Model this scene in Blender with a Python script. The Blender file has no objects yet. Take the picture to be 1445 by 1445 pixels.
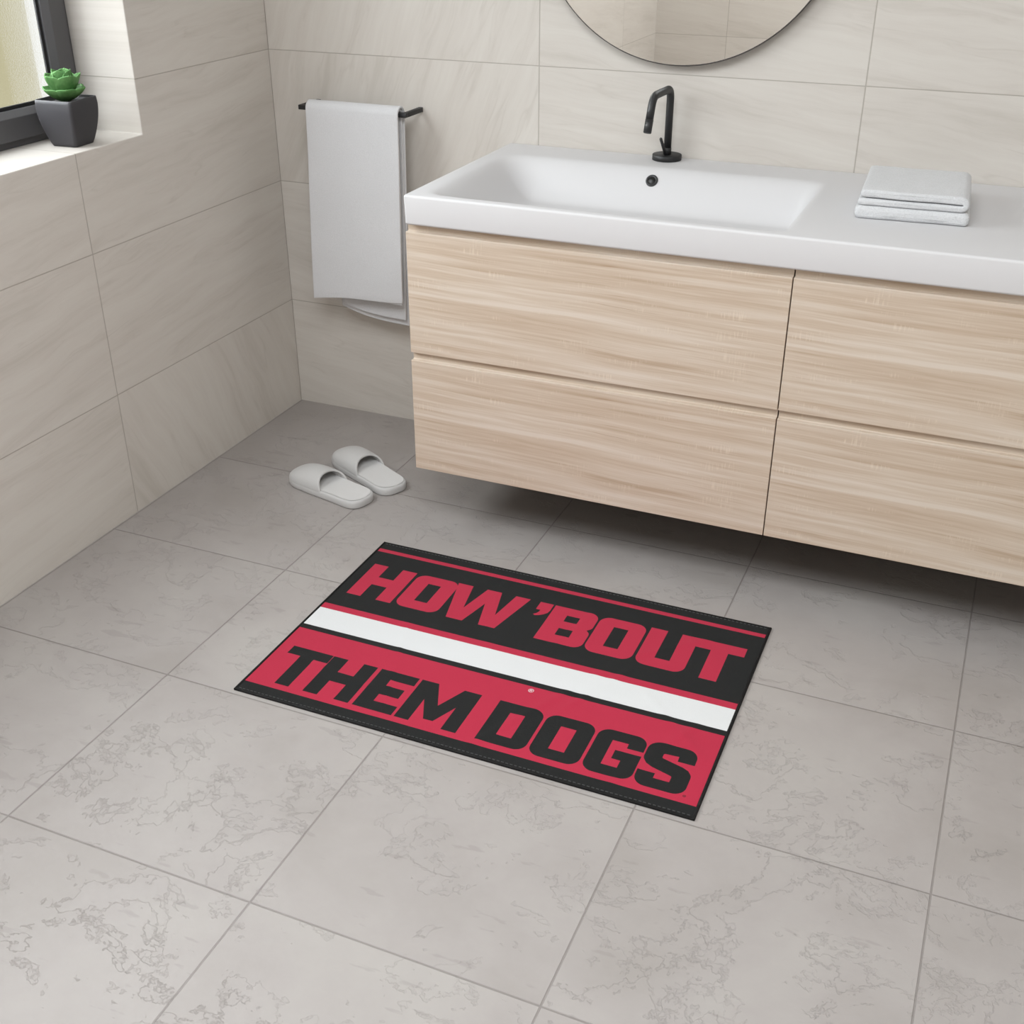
import bpy, bmesh, math, random
from mathutils import Vector, Matrix, noise
from mathutils.geometry import delaunay_2d_cdt, tessellate_polygon

random.seed(7)
SC = bpy.context.scene
COL = SC.collection
PI = math.pi

# ------------------------------------------------------------------ helpers
def lin(c):
    c = c / 255.0
    return c / 12.92 if c <= 0.04045 else ((c + 0.055) / 1.055) ** 2.4

def rgb(r, g, b):
    return (lin(r), lin(g), lin(b), 1.0)

def mesh_obj(name, verts, faces, mat=None, parent=None, smooth=True, mats=None, fmat=None):
    me = bpy.data.meshes.new(name)
    me.from_pydata([tuple(v) for v in verts], [], faces)
    me.update()
    for m in (mats or ([mat] if mat else [])):
        me.materials.append(m)
    if fmat:
        me.polygons.foreach_set('material_index', fmat)
    me.polygons.foreach_set('use_smooth', [smooth] * len(me.polygons))
    ob = bpy.data.objects.new(name, me)
    COL.objects.link(ob)
    if parent is not None:
        ob.parent = parent
    return ob

def fix_normals(ob):
    bm = bmesh.new(); bm.from_mesh(ob.data)
    bmesh.ops.remove_doubles(bm, verts=bm.verts, dist=1e-6)
    bmesh.ops.recalc_face_normals(bm, faces=bm.faces)
    bm.to_mesh(ob.data); bm.free()
    return ob

def bevel(ob, w, seg=3, ang=40):
    m = ob.modifiers.new('bevel', 'BEVEL')
    m.width = w; m.segments = seg; m.limit_method = 'ANGLE'; m.angle_limit = math.radians(ang)
    m.harden_normals = False
    return ob

def subsurf(ob, n=2):
    m = ob.modifiers.new('sub', 'SUBSURF'); m.levels = n; m.render_levels = n
    return ob

def box_data(x0, x1, y0, y1, z0, z1, off=0):
    v = [(x0, y0, z0), (x1, y0, z0), (x1, y1, z0), (x0, y1, z0),
         (x0, y0, z1), (x1, y0, z1), (x1, y1, z1), (x0, y1, z1)]
    f = [(0, 3, 2, 1), (4, 5, 6, 7), (0, 1, 5, 4), (1, 2, 6, 5), (2, 3, 7, 6), (3, 0, 4, 7)]
    return v, [tuple(i + off for i in q) for q in f]

def boxes(name, lst, mat, parent=None, bev=0.0, seg=2):
    V, F = [], []
    for b in lst:
        v, f = box_data(*b, off=len(V)); V += v; F += f
    ob = mesh_obj(name, V, F, mat, parent, smooth=bev > 0)
    if bev:
        bevel(ob, bev, seg)
    return ob

def thing(name, label, cat, loc=(0, 0, 0), rotz=0.0, group=None):
    o = bpy.data.objects.new(name, None)
    o.empty_display_size = 0.05
    COL.objects.link(o)
    o.location = loc; o.rotation_euler = (0, 0, rotz)
    o['label'] = label; o['category'] = cat
    if group: o['group'] = group
    return o

def struct(o):
    o['kind'] = 'structure'
    return o

def tube(name, pts, r, mat, parent=None, n=20, cap=True, radii=None):
    """swept round tube through the points pts (already dense)"""
    pts = [Vector(p) for p in pts]
    V, F = [], []
    t0 = (pts[1] - pts[0]).normalized()
    up = Vector((1, 0, 0)) if abs(t0.x) < 0.9 else Vector((0, 1, 0))
    nrm = (up - t0 * up.dot(t0)).normalized()
    for i, p in enumerate(pts):
        t = (pts[min(i + 1, len(pts) - 1)] - pts[max(i - 1, 0)]).normalized()
        nrm = (nrm - t * nrm.dot(t)).normalized()
        b = t.cross(nrm)
        rr = radii[i] if radii else r
        for k in range(n):
            a = 2 * PI * k / n
            V.append(p + (nrm * math.cos(a) + b * math.sin(a)) * rr)
    for i in range(len(pts) - 1):
        for k in range(n):
            k2 = (k + 1) % n
            F.append((i * n + k, i * n + k2, (i + 1) * n + k2, (i + 1) * n + k))
    if cap:
        F.append(tuple(range(n))[::-1]); F.append(tuple((len(pts) - 1) * n + k for k in range(n)))
    ob = mesh_obj(name, V, F, mat, parent)
    fix_normals(ob)
    return ob

def fillet(pts, rad, seg=8):
    pts = [Vector(p) for p in pts]
    out = [pts[0]]
    for i in range(1, len(pts) - 1):
        a = (pts[i - 1] - pts[i]); b = (pts[i + 1] - pts[i])
        r = min(rad, a.length * .49, b.length * .49)
        p0 = pts[i] + a.normalized() * r; p1 = pts[i] + b.normalized() * r
        for k in range(seg + 1):
            t = k / seg
            out.append(p0 * (1 - t) ** 2 + pts[i] * 2 * t * (1 - t) + p1 * t * t)
    out.append(pts[-1])
    return out

def lathe(name, prof, mat, parent=None, n=48, loc=(0, 0, 0)):
    V, F = [], []
    for r, z in prof:
        for k in range(n):
            a = 2 * PI * k / n
            V.append((loc[0] + r * math.cos(a), loc[1] + r * math.sin(a), loc[2] + z))
    for i in range(len(prof) - 1):
        for k in range(n):
            k2 = (k + 1) % n
            F.append((i * n + k, i * n + k2, (i + 1) * n + k2, (i + 1) * n + k))
    F.append(tuple(range(n))[::-1]); F.append(tuple((len(prof) - 1) * n + k for k in range(n)))
    ob = mesh_obj(name, V, F, mat, parent)
    fix_normals(ob)
    return ob

def sstep(a, b, x):
    t = max(0.0, min(1.0, (x - a) / (b - a)))
    return t * t * (3 - 2 * t)

# ------------------------------------------------------------------ node helpers
class NT:
    def __init__(s, name):
        s.m = bpy.data.materials.new(name); s.m.use_nodes = True
        s.t = s.m.node_tree; s.n = s.t.nodes; s.l = s.t.links
        s.n.clear()
        s.out = s.n.new('ShaderNodeOutputMaterial')
    def new(s, typ, **kw):
        nd = s.n.new(typ)
        for k, v in kw.items(): setattr(nd, k, v)
        return nd
    def set(s, sock, v):
        if isinstance(v, bpy.types.NodeSocket): s.l.new(v, sock)
        else: sock.default_value = v
    def math(s, op, a, b=None, c=None, clamp=False):
        nd = s.new('ShaderNodeMath', operation=op, use_clamp=clamp)
        s.set(nd.inputs[0], a)
        if b is not None: s.set(nd.inputs[1], b)
        if c is not None: s.set(nd.inputs[2], c)
        return nd.outputs[0]
    def coord(s):
        tc = s.new('ShaderNodeTexCoord'); sp = s.new('ShaderNodeSeparateXYZ')
        s.l.new(tc.outputs['Object'], sp.inputs[0])
        return sp.outputs[0], sp.outputs[1], sp.outputs[2]
    def xyz(s, x, y, z):
        nd = s.new('ShaderNodeCombineXYZ')
        s.set(nd.inputs[0], x); s.set(nd.inputs[1], y); s.set(nd.inputs[2], z)
        return nd.outputs[0]
    def noise(s, vec, scale, detail=4.0, rough=0.5, dist=0.0, out='Fac'):
        nd = s.new('ShaderNodeTexNoise')
        s.l.new(vec, nd.inputs['Vector'])
        nd.inputs['Scale'].default_value = scale; nd.inputs['Detail'].default_value = detail
        nd.inputs['Roughness'].default_value = rough; nd.inputs['Distortion'].default_value = dist
        return nd.outputs[out]
    def ramp(s, fac, stops, interp='LINEAR'):
        nd = s.new('ShaderNodeValToRGB'); nd.color_ramp.interpolation = interp
        e = nd.color_ramp.elements
        while len(e) > 1: e.remove(e[-1])
        e[0].position, e[0].color = stops[0]
        for p, c in stops[1:]:
            q = e.new(p); q.color = c
        s.set(nd.inputs[0], fac)
        return nd.outputs[0]
    def mix(s, fac, a, b, typ='MIX'):
        nd = s.new('ShaderNodeMix', data_type='RGBA', blend_type=typ)
        s.set(nd.inputs[0], fac); s.set(nd.inputs[6], a); s.set(nd.inputs[7], b)
        return nd.outputs[2]
    def mr(s, v, a, b, c=0.0, d=1.0):
        nd = s.new('ShaderNodeMapRange')
        s.set(nd.inputs[0], v); nd.inputs[1].default_value = a; nd.inputs[2].default_value = b
        nd.inputs[3].default_value = c; nd.inputs[4].default_value = d
        return nd.outputs[0]
    def bump(s, h, dist=0.001, strength=1.0, normal=None):
        nd = s.new('ShaderNodeBump'); nd.inputs['Strength'].default_value = strength
        nd.inputs['Distance'].default_value = dist
        s.l.new(h, nd.inputs['Height'])
        if normal is not None: s.l.new(normal, nd.inputs['Normal'])
        return nd.outputs[0]
    def line(s, x, x0, period, w):
        """1 on the joint lines of a grid x0 + k*period, 0 elsewhere"""
        u = s.math('DIVIDE', s.math('SUBTRACT', x, x0), period)
        f = s.math('ABSOLUTE', s.math('SUBTRACT', s.math('FRACT', s.math('ADD', u, 0.5)), 0.5))
        d = s.math('MULTIPLY', f, period)
        return s.mr(d, w * 0.35, w * 0.65, 1.0, 0.0), s.math('FLOOR', u)
    def bsdf(s, color, rough=0.5, normal=None, **kw):
        b = s.new('ShaderNodeBsdfPrincipled')
        s.set(b.inputs['Base Color'], color); s.set(b.inputs['Roughness'], rough)
        if normal is not None: s.l.new(normal, b.inputs['Normal'])
        for k, v in kw.items(): s.set(b.inputs[k.replace('_', ' ')], v)
        s.l.new(b.outputs[0], s.out.inputs[0])
        return b

def plain(name, color, rough=0.5, **kw):
    t = NT(name); t.bsdf(color, rough, **kw); return t.m

# ------------------------------------------------------------------ materials
TW, TH, R0 = 0.7638, 0.34, 0.3149        # wall tile width, height, first (cut) row

def wall_material(name, axis, x0=0.0, plain_lay=False):
    """large travertine-look porcelain tiles; axis = coordinate that runs along the wall"""
    t = NT(name)
    x, y, z = t.coord()
    a = x if axis == 'x' else y
    lv, iv = t.line(a, x0, TW, 0.0026)
    lh, ih = t.line(z, R0 - TH, TH, 0.0022)
    grout = t.math('MAXIMUM', lv, lh)
    tid = t.math('ADD', t.math('MULTIPLY', iv, 7.31), t.math('MULTIPLY', ih, 3.77))
    # vein direction: most tiles run along the wall, a few are laid with steep veins
    if axis == 'x':
        steep = t.math('MULTIPLY', t.math('LESS_THAN', a, TW), t.math('GREATER_THAN', z, R0 + TH))
        lift = 2.1
    else:
        steep = t.math('MULTIPLY', t.math('GREATER_THAN', a, -TW), t.math('LESS_THAN', z, R0))
        lift = -2.1
    if plain_lay: steep = t.math('MULTIPLY', steep, 0.0)
    inv = t.math('SUBTRACT', 1.0, steep)
    fl_u = t.math('ADD', a, t.math('MULTIPLY', z, 0.25)); fl_v = t.math('ADD', z, t.math('MULTIPLY', a, 0.13 if axis == 'x' else -0.10))
    st_u = t.math('ADD', z, 0.0); st_v = t.math('ADD', a, t.math('MULTIPLY', z, -0.38 if axis == 'x' else 0.45))
    U = t.math('ADD', t.math('MULTIPLY', fl_u, inv), t.math('MULTIPLY', st_u, steep))
    V = t.math('ADD', t.math('MULTIPLY', fl_v, inv), t.math('MULTIPLY', t.math('MULTIPLY', st_v, 0.65), steep))
    # warp
    w = t.noise(t.xyz(t.math('MULTIPLY', U, 2.2), t.math('MULTIPLY', V, 5.0), tid), 1.0, 3.0, 0.55)
    V2 = t.math('ADD', V, t.math('MULTIPLY', t.math('SUBTRACT', w, 0.5), 0.085))
    broad = t.noise(t.xyz(t.math('MULTIPLY', U, 1.6), t.math('MULTIPLY', V2, 17.0), tid), 1.0, 3.0, 0.55)
    mid = t.noise(t.xyz(t.math('MULTIPLY', U, 5.0), t.math('MULTIPLY', V2, 75.0), tid), 1.0, 4.0, 0.6)
    fine = t.noise(t.xyz(t.math('MULTIPLY', U, 16.0), t.math('MULTIPLY', V2, 320.0), tid), 1.0, 3.0, 0.6)
    cl = t.noise(t.xyz(t.math('MULTIPLY', U, 9.0), t.math('MULTIPLY', V, 12.0), t.math('ADD', tid, 4.0)), 1.0, 5.0, 0.65)
    s = t.math('ADD', t.math('MULTIPLY', broad, 0.50), t.math('MULTIPLY', mid, 0.32))
    s = t.math('ADD', s, t.math('MULTIPLY', fine, 0.10))
    s = t.math('ADD', s, t.math('MULTIPLY', cl, 0.08))
    base = t.ramp(s, [(0.36, WALL_D), (0.47, WALL_M), (0.60, WALL_L)])
    vein = t.math('MULTIPLY', t.mr(t.math('ABSOLUTE', t.math('SUBTRACT', broad, 0.47)), 0.0, 0.018, 1.0, 0.0), t.mr(cl, 0.45, 0.62))
    base = t.mix(t.math('MULTIPLY', vein, 0.22), base, VEIN)
    col = t.mix(t.math('MULTIPLY', grout, 0.55), base, GROUT_W)
    h = t.math('SUBTRACT', t.math('MULTIPLY', mid, 0.12), t.math('MULTIPLY', grout, 1.0))
    t.bsdf(col, 0.42, t.bump(h, 0.0012, 0.35), Specular_IOR_Level=0.35)
    return t.m

WALL_D = rgb(201, 195, 187); WALL_M = rgb(210, 204, 197); WALL_L = rgb(215, 210, 203)
VEIN = rgb(176, 168, 158); GROUT_W = rgb(140, 132, 122)

def floor_material():
    t = NT('floor_cement_tile')
    x, y, z = t.coord()
    lx, ix = t.line(x, 0.0042, 0.4875, 0.0030)
    ly, iy = t.line(y, 0.0053, 0.4315, 0.0030)
    grout = t.math('MAXIMUM', lx, ly)
    tid = t.math('ADD', t.math('MULTIPLY', ix, 5.3), t.math('MULTIPLY', iy, 8.9))
    p = t.xyz(x, t.math('MULTIPLY', y, 1.15), tid)
    cloud = t.noise(p, 3.2, 5.0, 0.55, 0.4)
    patch = t.noise(p, 6.5, 9.0, 0.66, 0.25)
    grain = t.noise(p, 60.0, 4.0, 0.6)
    # cleft relief: terraces of a high-detail noise, like split slate
    e1 = t.mr(patch, 0.545, 0.560, 0.0, 1.0)
    e2 = t.mr(t.noise(p, 4.6, 10.0, 0.68, 0.3), 0.575, 0.590, 0.0, 1.0)
    dots = t.mr(t.noise(t.xyz(t.math('MULTIPLY', x, 0.45), t.math('MULTIPLY', y, 1.6), tid), 26.0, 3.0, 0.5), 0.655, 0.70)
    s = t.math('ADD', t.math('MULTIPLY', cloud, 0.72), t.math('MULTIPLY', patch, 0.28))
    base = t.ramp(s, [(0.36, rgb(160, 154, 150)), (0.50, rgb(167, 161, 158)), (0.66, rgb(174, 169, 165))])
    rim = t.mr(t.math('ABSOLUTE', t.math('SUBTRACT', patch, 0.552)), 0.0, 0.007, 1.0, 0.0)
    rim = t.math('MULTIPLY', rim, t.mr(cloud, 0.42, 0.56))
    base = t.mix(t.math('MULTIPLY', rim, 0.06), base, rgb(132, 128, 125))
    base = t.mix(t.math('MULTIPLY', e1, 0.035), base, rgb(150, 146, 143))
    base = t.mix(t.math('MULTIPLY', e2, 0.045), base, rgb(150, 145, 141))
    base = t.mix(t.math('MULTIPLY', dots, 0.25), base, rgb(130, 124, 120))
    base = t.mix(t.math('MULTIPLY', t.mr(grain, 0.3, 0.7), 0.10), base, rgb(165, 160, 157))
    col = t.mix(t.math('MULTIPLY', grout, 0.50), base, rgb(112, 106, 102))
    h = t.math('ADD', t.math('MULTIPLY', e1, -0.75), t.math('MULTIPLY', e2, -0.9))
    h = t.math('ADD', h, t.math('MULTIPLY', grain, 0.25))
    h = t.math('ADD', h, t.math('MULTIPLY', patch, 0.5))
    h = t.math('SUBTRACT', h, t.math('MULTIPLY', grout, 1.3))
    t.bsdf(col, t.mr(cloud, 0.3, 0.7, 0.46, 0.56), t.bump(h, 0.0014, 0.6), Specular_IOR_Level=0.4)
    return t.m

def wood_material():
    t = NT('pale_sawn_oak')
    x, y, z = t.coord()
    bow = t.noise(t.xyz(t.math('MULTIPLY', x, 1.6), 0.0, t.math('MULTIPLY', z, 3.0)), 1.0, 2.0, 0.5)
    z2 = t.math('ADD', z, t.math('MULTIPLY', t.math('SUBTRACT', bow, 0.5), 0.030))
    z2 = t.math('ADD', z2, t.math('MULTIPLY', x, 0.022))
    big = t.noise(t.xyz(t.math('MULTIPLY', x, 1.3), 0.0, t.math('MULTIPLY', z2, 60.0)), 1.0, 2.0, 0.5)
    mid = t.noise(t.xyz(t.math('MULTIPLY', x, 3.0), 3.0, t.math('MULTIPLY', z2, 120.0)), 1.0, 3.0, 0.6)
    fine = t.noise(t.xyz(t.math('MULTIPLY', x, 9.0), 7.0, t.math('MULTIPLY', z2, 520.0)), 1.0, 2.0, 0.6)
    s = t.math('ADD', t.math('MULTIPLY', big, 0.55), t.math('MULTIPLY', mid, 0.33))
    s = t.math('ADD', s, t.math('MULTIPLY', t.math('SUBTRACT', fine, 0.2), 0.20))
    base = t.ramp(s, [(0.34, rgb(184, 163, 141)), (0.42, rgb(197, 177, 157)), (0.50, rgb(206, 189, 171)), (0.61, rgb(217, 204, 190))])
    # dark pores in short streaks, and pale cross-cut saw ticks
    pore = t.math('MULTIPLY', t.mr(mid, 0.36, 0.30), t.mr(t.noise(t.xyz(t.math('MULTIPLY', x, 7.0), 1.0, t.math('MULTIPLY', z, 20.0)), 1.0, 2.0, 0.5), 0.5, 0.62))
    base = t.mix(t.math('MULTIPLY', pore, 0.5), base, rgb(160, 128, 100))
    tick = t.noise(t.xyz(t.math('MULTIPLY', x, 330.0), 2.0, t.math('MULTIPLY', z, 26.0)), 1.0, 2.0, 0.5)
    gate = t.mr(t.noise(t.xyz(t.math('MULTIPLY', x, 9.0), 5.0, t.math('MULTIPLY', z, 42.0)), 1.0, 2.0, 0.5), 0.56, 0.68)
    tk = t.math('MULTIPLY', t.mr(tick, 0.52, 0.62), gate)
    base = t.mix(t.math('MULTIPLY', tk, 0.42), base, rgb(230, 216, 198))
    h = t.math('ADD', t.math('MULTIPLY', mid, 0.6), t.math('MULTIPLY', tk, 0.3))
    t.bsdf(base, 0.55, t.bump(h, 0.0006, 0.25), Specular_IOR_Level=0.3)
    return t.m

def cloth_material(name, color, scale=900.0, bump_d=0.0006, rough=0.95, sheen=0.25, var=0.06):
    t = NT(name)
    tc = t.new('ShaderNodeTexCoord')
    n1 = t.noise(tc.outputs['Object'], scale, 2.0, 0.6)
    n2 = t.noise(tc.outputs['Object'], scale * 0.22, 3.0, 0.6)
    n3 = t.noise(tc.outputs['Object'], 14.0, 3.0, 0.5)
    dark = tuple(c * (1 - 2.2 * var) for c in color[:3]) + (1,)
    col = t.mix(t.mr(n1, 0.3, 0.7), dark, color)
    col = t.mix(t.math('MULTIPLY', t.mr(n3, 0.3, 0.7), 0.3), col, dark)
    h = t.math('ADD', n1, t.math('MULTIPLY', n2, 0.9))
    t.bsdf(col, rough, t.bump(h, bump_d, 0.7), Sheen_Weight=sheen, Sheen_Roughness=0.5, Specular_IOR_Level=0.15)
    return t.m

M_WALL_X = wall_material('wall_tile_along_x', 'x')
M_WALL_F = wall_material('wall_tile_front', 'x', 0.375, True)
M_WALL_Y = wall_material('wall_tile_along_y', 'y')
M_FLOOR = floor_material()
M_WOOD = wood_material()
M_CERAMIC = plain('white_solid_surface', rgb(216, 215, 216), 0.6, Specular_IOR_Level=0.25)
M_BLACK = plain('matt_black_metal', rgb(33, 33, 34), 0.52, Specular_IOR_Level=0.45)
M_BLACK_HOLE = plain('overflow_hole_shade', rgb(10, 10, 10), 0.6)
M_TOWEL = cloth_material('grey_white_towelling', rgb(222, 222, 224), 700.0, 0.0008)
M_TERRY = cloth_material('grey_terry', rgb(222, 223, 225), 420.0, 0.0016, var=0.07)
M_SLIP = cloth_material('slipper_felt', rgb(204, 203, 202), 800.0, 0.0003, 0.8, 0.1, 0.02)
M_INSOLE = cloth_material('slipper_insole', rgb(221, 220, 219), 800.0, 0.0003, 0.8, 0.1, 0.02)
M_PLASTER = plain('white_ceiling_paint', rgb(232, 230, 226), 0.8)
M_FRAME = plain('anthracite_window_frame', rgb(76, 75, 77), 0.42, Specular_IOR_Level=0.5)
M_GASKET = plain('black_rubber_gasket', rgb(24, 24, 26), 0.6)
M_POT = plain('charcoal_matt_ceramic', rgb(58, 57, 60), 0.55, Specular_IOR_Level=0.35)
M_SOIL = plain('dark_soil', rgb(20, 18, 18), 0.9)
M_MIRROR = plain('mirror_silver', rgb(252, 250, 246), 0.0, Metallic=1.0)
M_MIRROR_EDGE = plain('mirror_dark_edge', rgb(84, 80, 78), 0.35, Metallic=0.5)
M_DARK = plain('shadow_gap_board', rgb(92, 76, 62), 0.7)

def leaf_material():
    t = NT('succulent_leaf_green')
    tc = t.new('ShaderNodeTexCoord')
    n = t.noise(tc.outputs['Object'], 60.0, 3.0, 0.5)
    g = t.ramp(n, [(0.3, rgb(74, 120, 66)), (0.7, rgb(104, 148, 90))])
    t.bsdf(g, 0.6, Specular_IOR_Level=0.25, Subsurface_Weight=0.15, Subsurface_Radius=(0.004, 0.01, 0.003), Subsurface_Scale=0.5)
    return t.m
M_LEAF = leaf_material()

def frosted_material():
    """obscure glass: fine-grained, part see-through, part scattering"""
    t = NT('frosted_window_glass')
    tc = t.new('ShaderNodeTexCoord')
    n = t.noise(tc.outputs['Object'], 260.0, 3.0, 0.7)
    refr = t.new('ShaderNodeBsdfRefraction'); refr.inputs['IOR'].default_value = 1.012; refr.inputs['Roughness'].default_value = 0.12
    refr.inputs['Color'].default_value = (0.95, 0.95, 0.94, 1)
    t.l.new(t.bump(n, 0.012, 1.0), refr.inputs['Normal'])
    tran = t.new('ShaderNodeBsdfTransparent'); tran.inputs['Color'].default_value = (0.97, 0.97, 0.96, 1)
    mx = t.new('ShaderNodeMixShader'); mx.inputs[0].default_value = 0.5
    t.l.new(tran.outputs[0], mx.inputs[1]); t.l.new(refr.outputs[0], mx.inputs[2])
    t.l.new(mx.outputs[0], t.out.inputs[0])
    return t.m
M_GLASS = frosted_material()

# ------------------------------------------------------------------ room shell
RX, RY, RZ = 3.45, -3.60, 2.55            # right wall, front wall, ceiling height
WY0, WY1, WZ0, WZ1 = -2.05, -0.5394, 0.8749, 2.15   # window opening in the left wall
T = 0.196

fl = struct(boxes('floor', [(-T, RX + .1, RY - .1, .1, -0.12, 0.0)], M_FLOOR))
ce = struct(boxes('ceiling', [(-T, RX + .1, RY - .1, .1, RZ, RZ + .1)], M_PLASTER))
struct(boxes('wall_back', [(0, RX + .1, 0, .1, 0.0, RZ)], M_WALL_X))
struct(boxes('wall_front', [(0, RX + .1, RY - .1, RY, 0.0, RZ)], M_WALL_F))
struct(boxes('wall_right', [(RX, RX + .1, RY, 0, 0.0, RZ)], M_WALL_Y))

def wall_left():
    # frame of faces round the window opening, with real reveals
    ys = [RY - .1, WY0, WY1, .1]; zs = [0.0, WZ0, WZ1, RZ]
    V, F = [], []
    def q(a, b, c, d):
        n = len(V); V.extend([a, b, c, d]); F.append((n, n + 1, n + 2, n + 3))
    for i in range(3):
        for j in range(3):
            if i == 1 and j == 1: continue
            for X in (0.0, -T):
                q((X, ys[i], zs[j]), (X, ys[i + 1], zs[j]), (X, ys[i + 1], zs[j + 1]), (X, ys[i], zs[j + 1]))
    def ring(y0, y1, z0, z1):
        q((0, y0, z0), (0, y1, z0), (-T, y1, z0), (-T, y0, z0))
        q((0, y0, z1), (0, y1, z1), (-T, y1, z1), (-T, y0, z1))
        q((0, y0, z0), (0, y0, z1), (-T, y0, z1), (-T, y0, z0))
        q((0, y1, z0), (0, y1, z1), (-T, y1, z1), (-T, y1, z0))
    ring(WY0, WY1, WZ0, WZ1); ring(ys[0], ys[3], 0, RZ)
    ob = mesh_obj('wall_left', V, F, M_WALL_Y, smooth=False)
    fix_normals(ob)
    bevel(ob, 0.0022, 2)
    return struct(ob)
wall_left()

# ------------------------------------------------------------------ window
def window():
    fx = -0.150                            # front plane of the frame
    w = struct(thing('window_1', 'dark grey framed window with frosted pane above the tiled sill', 'window', (0, 0, 0)))
    del w['category']
    def ring(name, o, i, xf, xb, mat, ch=0.0):
        """rectangular frame between the outer inset o and inner inset i; ch = chamfer run of the inner edge"""
        def rect(ins, x): return [(x, WY0 + ins, WZ0 + ins), (x, WY1 - ins, WZ0 + ins), (x, WY1 - ins, WZ1 - ins), (x, WY0 + ins, WZ1 - ins)]
        rings = [rect(o, xb), rect(o, xf), rect(i - ch, xf), rect(i, xf - ch * .9), rect(i, xb)]
        V = [p for r in rings for p in r]; F = []
        for a in range(len(rings)):
            b = (a + 1) % len(rings)
            for k in range(4):
                k2 = (k + 1) % 4
                F.append((a * 4 + k, a * 4 + k2, b * 4 + k2, b * 4 + k))
        ob = mesh_obj(name, V, F, mat, w, smooth=False); fix_normals(ob); bevel(ob, 0.0012, 2, 25)
        return ob
    ring('outer_frame', 0.0005, 0.024, fx - .012, fx - .0455, M_FRAME)
    ring('sash', 0.017, 0.077, fx, fx - .029, M_FRAME, 0.014)
    ring('gasket', 0.074, 0.085, fx - .0175, fx - .0225, M_GASKET)
    pane = boxes('pane', [(fx - .0275, fx - .0225, WY0 + .080, WY1 - .080, WZ0 + .080, WZ1 - .080)], M_GLASS, w)
    pane['label'] = 'frosted glass pane'
window()

# ------------------------------------------------------------------ vanity units
CX0, CG, CX1 = 0.6860, 1.5125, 2.3390
CF = -0.5665
ZB, ZM, ZT_, = 0.1667, 0.4556, 0.7475
def vanity(x0, x1, label, grp):
    w = x1 - x0
    root = thing('vanity_unit', label, 'cabinet', (x0, CF, ZB), 0, grp)
    H = ZT_ - ZB
    body = boxes('cabinet_body', [(0.0015, 0.0165, .020, -CF - .0003, 0.002, H - .0005), (w - .0165, w - .0015, .020, -CF - .0003, 0.002, H - .0005),
                                  (.0165, w - .0165, .024, .060, H - .018, H - .0005),
                                  (.0165, w - .0165, -CF - .02, -CF - .0003, 0.018, H - .018),
                                  (.0165, w - .0165, .024, .034, ZM - ZB - .02, ZM - ZB + .012)], M_WOOD, root)
    boxes('dark_bottom_board', [(.0165, w - .0165, .020, -CF - .0003, 0.002, 0.018)], M_DARK, root)  # unseen underside, added dark to cut bounced light and deepen the shade below
    for z0, z1 in ((ZM + .0012 - ZB, H - .0008), (0.0, ZM - .0012 - ZB)):
        lip = z1 - .0165
        prof = [(0.0, z0), (0.0, lip - .0006), (0.0006, lip), (.0105, lip), (.0120, lip + .0015), (.0120, z1), (.0195, z1), (.0195, z0)]
        V = [(x, y, z) for x in (0.0, w) for y, z in prof]
        n = len(prof)
        F = [(k, (k + 1) % n, n + (k + 1) % n, n + k) for k in range(n)] + [tuple(range(n))[::-1], tuple(range(n, 2 * n))]
        V = [(x, y, z - z0) for x, y, z in V]
        d = mesh_obj('drawer', V, F, M_WOOD, root, smooth=False)
        d.location = (0, 0, z0)
        fix_normals(d); bevel(d, 0.0008, 2, 50)
    return root
vanity(CX0, CG - .0012, 'pale oak two-drawer vanity unit under the sunken basin, beside the hanging towel', 'wall hung oak vanity units')
vanity(CG + .0012, CX1, 'pale oak two-drawer vanity unit under the folded towels, cut by the right edge', 'wall hung oak vanity units')

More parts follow.
